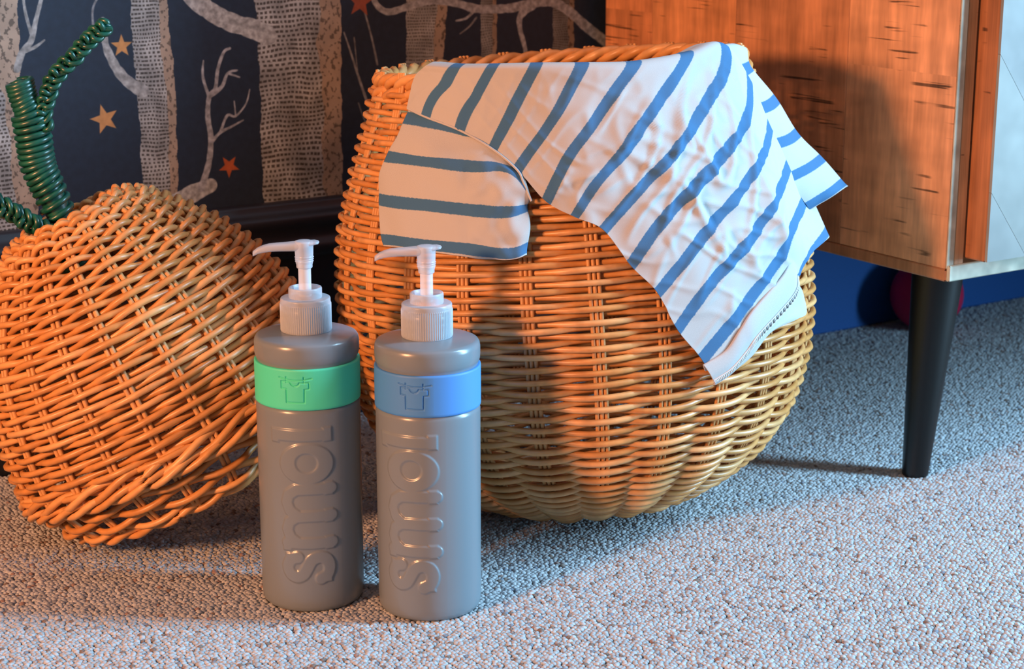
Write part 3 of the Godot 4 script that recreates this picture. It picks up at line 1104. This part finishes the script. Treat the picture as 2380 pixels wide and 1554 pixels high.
	# sleeve
	var sl := [
		line3([-458, 322, 4, -370, 317, 4, -263, 306, 4, -180, 293, 4, -138, 283, 5, -115, 277, 6]),
		line3([-463, 304, 8, -381, 299, 9, -291, 295, 9, -206, 290, 9, -149, 283, 9, -108, 274, 8]),
		line3([-491, 290, 9, -402, 288, 11, -328, 286, 11, -237, 282, 11, -144, 280, 11, -99, 265, 6]),
		line3([-504, 275, 9, -414, 274, 11, -335, 272, 11, -234, 269, 12, -145, 267, 12, -101, 260, 5]),
		line3([-492, 261, 9, -404, 260, 11, -334, 259, 11, -225, 256, 12, -148, 254, 12, -105, 256, 5]),
		line3([-476, 248, 9, -395, 247, 11, -329, 246, 11, -223, 243, 12, -145, 241, 12, -99, 243, 6]),
		line3([-460, 235, 9, -389, 235, 11, -319, 233, 11, -221, 231, 12, -138, 227, 12, -106, 230, 6]),
		line3([-452, 230, 9, -387, 230, 11, -307, 228, 11, -221, 225, 12, -138, 223, 12, -107, 225, 6])]
	var slv := [[0.70, 0.70, 0.74, 0.86, 0.99, 1.45, 1.80, 2.0, 2.05], [1.42, 1.42, 1.45, 1.5, 1.58, 1.72, 1.93, 2.25, 2.3], [2, 2.15], [2.5, 2.55], [3, 3], [3.5, 3.5], [4, 4], [4.22, 4.22]]
	var sfull := []
	for k in sl.size():
		var a: Vector3 = sl[k][0]
		var b: Vector3 = sl[k][5]
		var ra := Vector3(a.x, 0, a.z).normalized()
		var rb := Vector3(b.x, 0, b.z).normalized()
		var row := PackedVector3Array()
		row.append(a - ra * 0.006 + (sl[k][1] - a).normalized() * 0.004)      # edges roll under
		row.append(a - ra * 0.003)
		row.append_array(sl[k])
		row.append(b - rb * 0.004 + (sl[k][4] - b).normalized() * 0.003)
		sfull.append(row)
	var sg := fine_grid(sfull, slv, 10, 10, 6.0)
	for i in sg[0].size():
		for j in sg[0][i].size():
			var p: Vector3 = sg[0][i][j]
			var ax := Vector3(p.x, 0, p.z).normalized()
			var d := nz.get_noise_3dv(Vector3(p.x * 30 + p.y * 20, p.y * 22, p.z * 20)) * 0.0018
			var f: float = float(j) / sg[0][i].size()
			if f > 0.6:
				d += nz.get_noise_3dv(Vector3(p.x * 60, p.y * 70, 3)) * 0.002
			sg[0][i][j] = p + ax * d
	part("sleeve", cloth(sg[0], sg[1], 0.0009), M.stripe, o)
	# shoulder seam where the sleeve is sewn on
	var sp := []
	for q in line3([-459, 323, 6, -386, 317, 6, -278, 308, 6, -185, 295, 7, -124, 281, 8, -108, 272, 8, -92, 260, 7]):
		sp.append(q)
	part("seam", Shape.new().tube(smooth(sp, 8), 0.0009, 6), M.white_cloth, o)
	# hem turned outward, with its ladder of stitches
	var ht := line3([258, 138, 6, 311, 145, 7, 347, 158, 8, 385, 170, 8, 484, 189, 9, 529, 200, 8])
	var hb := line3([286, 123, 6, 326, 129, 7, 369, 139, 7, 401, 149, 8, 526, 170, 8, 545, 182, 7])
	var under := PackedVector3Array()
	var midr := PackedVector3Array()
	var low := PackedVector3Array()
	for k in ht.size():
		var ax := Vector3(ht[k].x, 0, ht[k].z).normalized()
		under.append(ht[k].lerp(hb[k], 0.35) - ax * 0.003)
		midr.append(ht[k].lerp(hb[k], 0.5) + ax * 0.0022)
		low.append(hb[k] - ax * 0.0022 + (hb[k] - ht[k]).normalized() * 0.0006)
	var hg := fine_grid([under, ht, midr, hb, low], [[0, 0], [0, 0], [0, 0], [0, 0], [0, 0]], 6, 8, 5.0)
	var hem := part("hem", cloth(hg[0], hg[1], 0.0012), M.white_cloth, o)
	var st := Shape.new()
	var pb := smooth([hb[0], hb[1], hb[2], hb[3], hb[4], hb[5]], 12)
	var pt := smooth([midr[0], midr[1], midr[2], midr[3], midr[4], midr[5]], 12)
	var rail1 := PackedVector3Array()
	var rail2 := PackedVector3Array()
	for k in pb.size():
		var ax := Vector3(pb[k].x, 0, pb[k].z).normalized()
		var a := pb[k] + ax * 0.0012
		var b := pb[k].lerp(pt[k], 0.42) + ax * 0.0014
		rail1.append(a)
		rail2.append(b)
		st.tube(PackedVector3Array([a, (a + b) / 2 + ax * 0.0007, b]), 0.0006, 5)
	st.tube(rail1, 0.0006, 5)
	st.tube(rail2, 0.0006, 5)
	part("stitching", st, M.thread, hem)
	# the back of the shirt showing below the hem and along the right side
	var bt := line3([328, 130, 1, 368, 139, 1, 402, 148, 1, 467, 160, 2, 533, 170, 2, 553, 185, 2])
	var bb := line3([339, 127, 2, 396, 136, 3, 456, 150, 4, 554, 153, 5, 608, 154, 5, 602, 166, 4])
	var bm := PackedVector3Array()
	for k in bt.size():
		var ax := Vector3(bt[k].x, 0, bt[k].z).normalized()
		bm.append(bt[k].lerp(bb[k], 0.55) + ax * 0.002)
	var bg := fine_grid([bt, bm, bb], [[0, 0], [0, 0], [0, 0]], 8, 8, 5.0)
	part("inside_back", cloth(bg[0], bg[1], 0.0009), M.white_cloth, o)
	var bs := [
		line3([480, 340, -24, 590, 338, -24, 680, 332, -22]), line3([485, 350, 1, 590, 350, 1, 680, 346, 1]), line3([517, 329, 3, 600, 330, 3, 673, 332, 3]), line3([571, 302, 3, 700, 303, 5, 838, 304, 7]),
		line3([601, 276, 3, 720, 277, 8, 838, 278, 12]), line3([646, 251, 3, 745, 255, 14, 834, 258, 23]), line3([719, 228, 4, 775, 235, 20, 826, 240, 32]), line3([755, 223, 4, 795, 230, 20, 825, 236, 35])]
	var sg2 := fine_grid(bs, [[-0.5, -0.5], [0.3, 0.3], [1, 1], [2, 2], [3, 3], [4, 4], [5, 5], [5.25, 5.25]], 8, 10, 2.0)
	for i in sg2[0].size():
		for j in sg2[0][i].size():
			var p: Vector3 = sg2[0][i][j]
			sg2[0][i][j] = p + Vector3(0, 0, 1) * nz.get_noise_3dv(Vector3(p.x * 40, p.y * 30, 0)) * 0.002
	part("back_panel", cloth(sg2[0], sg2[1], 0.0009), M.stripe, o)

# ---------------------------------------------------------------- sideboard and what stands under it
func make_sideboard() -> void:
	# room coordinates: front lower left corner
	var x := 0.6053
	var z := 0.472
	var y := 0.175
	var back := 0.022
	var wide := 0.80
	var high := 0.62
	var o := thing("sideboard", "brown plank sideboard with pale door standing on black tapered legs", "sideboard", ROOM * Transform3D(Basis.IDENTITY, Vector3(x, 0, z)))
	var cuts := [0.0, 0.1187, 0.2592, 0.3778, z - back]
	for k in 4:
		var s := Shape.new().box(Vector3(0, y + 0.0102, -cuts[k + 1] + 0.0002), Vector3(0.0185, high, -cuts[k] - 0.0002), 0.0004)
		part("plank", s, M.planks[k], o)
	part("edge_strip", Shape.new().box(Vector3(0.0002, y + 0.0102, 0.0), Vector3(0.0080, high, 0.0012), 0.0005), M.pale_wood, o)
	part("frame_post", Shape.new().box(Vector3(0.0082, y + 0.0102, -0.004), Vector3(0.0186, high, 0.0010), 0.0005), M.frame_wood, o)
	part("base_board", Shape.new().box(Vector3(0.0, y, -(z - back)), Vector3(wide, y + 0.010, 0.0006), 0.0012), M.planks[1], o)
	part("base_rail", Shape.new().box(Vector3(0.0012, y + 0.0003, 0.0), Vector3(wide, y + 0.0130, 0.0035), 0.0008), M.pale_wood, o)
	part("back_board", Shape.new().box(Vector3(0.0187, y + 0.0102, -(z - back)), Vector3(wide - 0.0187, high, -(z - back) + 0.006), 0.0), M.planks[2], o)
	part("side_board", Shape.new().box(Vector3(wide - 0.0185, y + 0.0102, -(z - back)), Vector3(wide, high, 0.0), 0.0008), M.planks[3], o)
	part("top_board", Shape.new().box(Vector3(-0.008, high, -(z - back)), Vector3(wide + 0.008, high + 0.022, 0.012), 0.002), M.planks[2], o)
	# door: brown core with a pale inlaid face
	var dx0 := 0.0208
	var dx1 := 0.39
	var dy := y + 0.0165
	var door := part("door", Shape.new().box(Vector3(dx0, dy, -0.004), Vector3(dx1, high - 0.006, 0.0205), 0.0012), M.door_wood, o)
	# inlay pieces set in a slanted pattern; each a slanted panel
	var seams := [0.0, 0.105, 0.205, 0.305, 0.405]
	var lo := dy + 0.0005
	var hi := high - 0.0065
	for k in 6:
		var b0 := -0.18 + 0.105 * k
		var s := Shape.new()
		var poly := Geometry2D.intersect_polygons(PackedVector2Array([Vector2(dx0 + 0.0006, lo), Vector2(dx1 - 0.0006, lo), Vector2(dx1 - 0.0006, hi), Vector2(dx0 + 0.0006, hi)]),
			PackedVector2Array([Vector2(dx0 - 0.2, lo + b0 + 0.2 * 1.25 + 0.13), Vector2(dx1 + 0.2, lo + b0 - (dx1 - dx0 + 0.2) * 1.25 + 0.13), Vector2(dx1 + 0.2, lo + b0 - (dx1 - dx0 + 0.2) * 1.25 + 0.13 + 0.1045), Vector2(dx0 - 0.2, lo + b0 + 0.2 * 1.25 + 0.13 + 0.1045)]))
		for q in poly:
			if Geometry2D.is_polygon_clockwise(q):
				q.reverse()
			slab(s, q, 0.0200, 0.0226)
		if s.v.size():
			part("inlay", s, M.inlay[k % 3], door)
	for e in [[0.040, 0.045], [wide - 0.045, 0.045], [0.040, z - back - 0.05], [wide - 0.045, z - back - 0.05]]:
		leg(o, Vector3(e[0], 0, -e[1]), y)
	part("bracket", Shape.new().box(Vector3(0.04, y - 0.004, -0.205), Vector3(0.075, y - 0.0005, -0.19), 0.0005), M.metal, o)

func slab(s: Shape, poly: PackedVector2Array, z0: float, z1: float) -> void:
	var t := Geometry2D.triangulate_polygon(poly)
	for k in range(0, t.size(), 3):
		var f := s.v.size()
		for e in 3:
			var p := poly[t[k + e]]
			s.v.append(Vector3(p.x, p.y, z1))
			s.n.append(Vector3.BACK)
			s.u.append(p)
		var cw := (s.v[f + 1] - s.v[f]).cross(s.v[f + 2] - s.v[f]).z < 0
		s.i.append_array([f, f + 1, f + 2] if cw else [f, f + 2, f + 1])
	for k in poly.size():
		var a := poly[k]
		var b := poly[(k + 1) % poly.size()]
		s.quad(Vector3(a.x, a.y, z0), Vector3(b.x, b.y, z0), Vector3(b.x, b.y, z1), Vector3(a.x, a.y, z1))

func leg(o: Node3D, at: Vector3, y: float) -> void:
	var dir := Vector3(signf(0.4 - at.x), 0, signf(-0.22 - at.z)) * 0.004
	var top := at + Vector3(0, y, 0)
	var base := at - Vector3(signf(0.4 - at.x) * 0.034, 0, 0) * 0.4
	var rows := []
	for p in [[0.0, 0.0, 0.0008], [0.0100, 0.0, 0.0], [0.0107, 0.0, 0.0012], [0.0109, 0.02, 0.004], [0.0158, 0.5, y * 0.5], [0.0208, 0.98, y - 0.003], [0.0208, 1.0, y - 0.0002]]:
		var c := base.lerp(top, p[2] / y)
		var row := PackedVector3Array()
		for s in 36:
			var w := TAU * s / 36.0
			row.append(Vector3(c.x + p[0] * sin(w), p[2], c.z + p[0] * cos(w)))
		rows.append(row)
	part("leg", Shape.new().grid(rows, true), M.black, o)

func make_under() -> void:
	# low blue box along the skirting, seen beneath the sideboard
	var s := Shape.new().box(Vector3(0.80, 0.0, 0.0225), Vector3(1.46, 0.150, 0.034), 0.002)
	var o := part("blue_board", s, M.blue_box, self)
	o.transform = ROOM
	tag(o, "long dark blue board resting against the skirting beneath the sideboard", "board")
	var b := Shape.new()
	var prof := []
	for k in 21:
		var w := PI * k / 20.0
		prof.append([0.039 * sin(w), 0.039 - 0.039 * cos(w)])
	b.lathe(prof, 36)
	var ball := part("ball", b, M.pink, self)
	ball.transform = ROOM * Transform3D(Basis.IDENTITY, Vector3(0.997, 0, 0.078))
	tag(ball, "pink ball on the carpet behind the black front leg", "ball")

func make_lamp() -> void:
	# standing lamp to the left of the view, the warm light of the room
	var o := thing("floor_lamp", "floor lamp with a bare warm globe bulb left of the lid", "lamp", Transform3D(Basis.IDENTITY, Vector3(LAMP.x, 0, LAMP.z)))
	part("base", Shape.new().lathe([[0.0, 0.0], [0.11, 0.0], [0.112, 0.006], [0.10, 0.016], [0.02, 0.022], [0.0, 0.022]], 40), M.lamp_metal, o)
	part("pole", Shape.new().lathe([[0.008, 0.02], [0.008, LAMP.y - 0.19], [0.02, LAMP.y - 0.185], [0.02, LAMP.y - 0.15], [0.0, LAMP.y - 0.149]], 20), M.lamp_metal, o)
	var prof := []
	for k in 17:
		var w := PI * k / 16.0
		prof.append([0.155 * sin(w), LAMP.y - 0.155 * cos(w)])
	part("bulb", Shape.new().lathe(prof, 28), M.bulb, o)

var LAMP := Vector3(-1.36, 0.74, 0.22)

func _ready() -> void:
	# camera
	var cam := Camera3D.new()
	cam.name = "camera"
	var at := CameraAttributesPhysical.new()
	at.frustum_focal_length = 66.41
	at.frustum_focus_distance = 1.27
	at.exposure_aperture = 14.0
	at.frustum_near = 0.05
	at.frustum_far = 50.0
	cam.attributes = at
	cam.position = Vector3(0, 0.49, 0)
	cam.rotation_degrees = Vector3(-14.3, 0, 0)
	add_child(cam)
	cam.current = true
	# sky outside the window, exposure
	var env := Environment.new()
	env.background_mode = Environment.BG_COLOR
	env.background_color = Color(0.70, 0.83, 1.0)
	env.background_energy_multiplier = 0.8
	env.tonemap_mode = Environment.TONE_MAPPER_LINEAR
	env.tonemap_exposure = 1.35
	env.sdfgi_enabled = true
	env.ssao_enabled = true
	env.ssil_enabled = true
	var we := WorldEnvironment.new()
	we.name = "environment"
	we.environment = env
	add_child(we)
	# daylight through the window
	var sunlit := AreaLight3D.new()
	sunlit.name = "window_daylight"
	sunlit.area_size = Vector2(WIN.size.x - 0.08, WIN.size.y - 0.08)
	sunlit.light_energy = 8.8
	sunlit.light_color = Color(0.68, 0.875, 1.0)
	sunlit.shadow_enabled = true
	var wc := ROOM * Vector3(1.49, WIN.get_center().y, WIN.get_center().x)
	add_child(sunlit)
	sunlit.look_at_from_position(wc, wc - ROOM.basis.x, Vector3.UP)
	# the warm lamp
	var lamp := OmniLight3D.new()
	lamp.name = "lamp_glow"
	lamp.position = LAMP
	lamp.light_color = Color(1.0, 0.675, 0.46)
	lamp.light_energy = 3.9
	lamp.light_size = 0.15
	lamp.omni_range = 8.0
	lamp.omni_attenuation = 2.0
	lamp.shadow_enabled = true
	add_child(lamp)

	rng.seed = 5
	noise.seed = 3
	noise.frequency = 0.02
	noise.fractal_octaves = 3
	make_materials()
	make_room()
	make_sideboard()
	make_basket()
	make_lid()
	make_bottles()
	make_shirt()
	make_under()
	make_lamp()
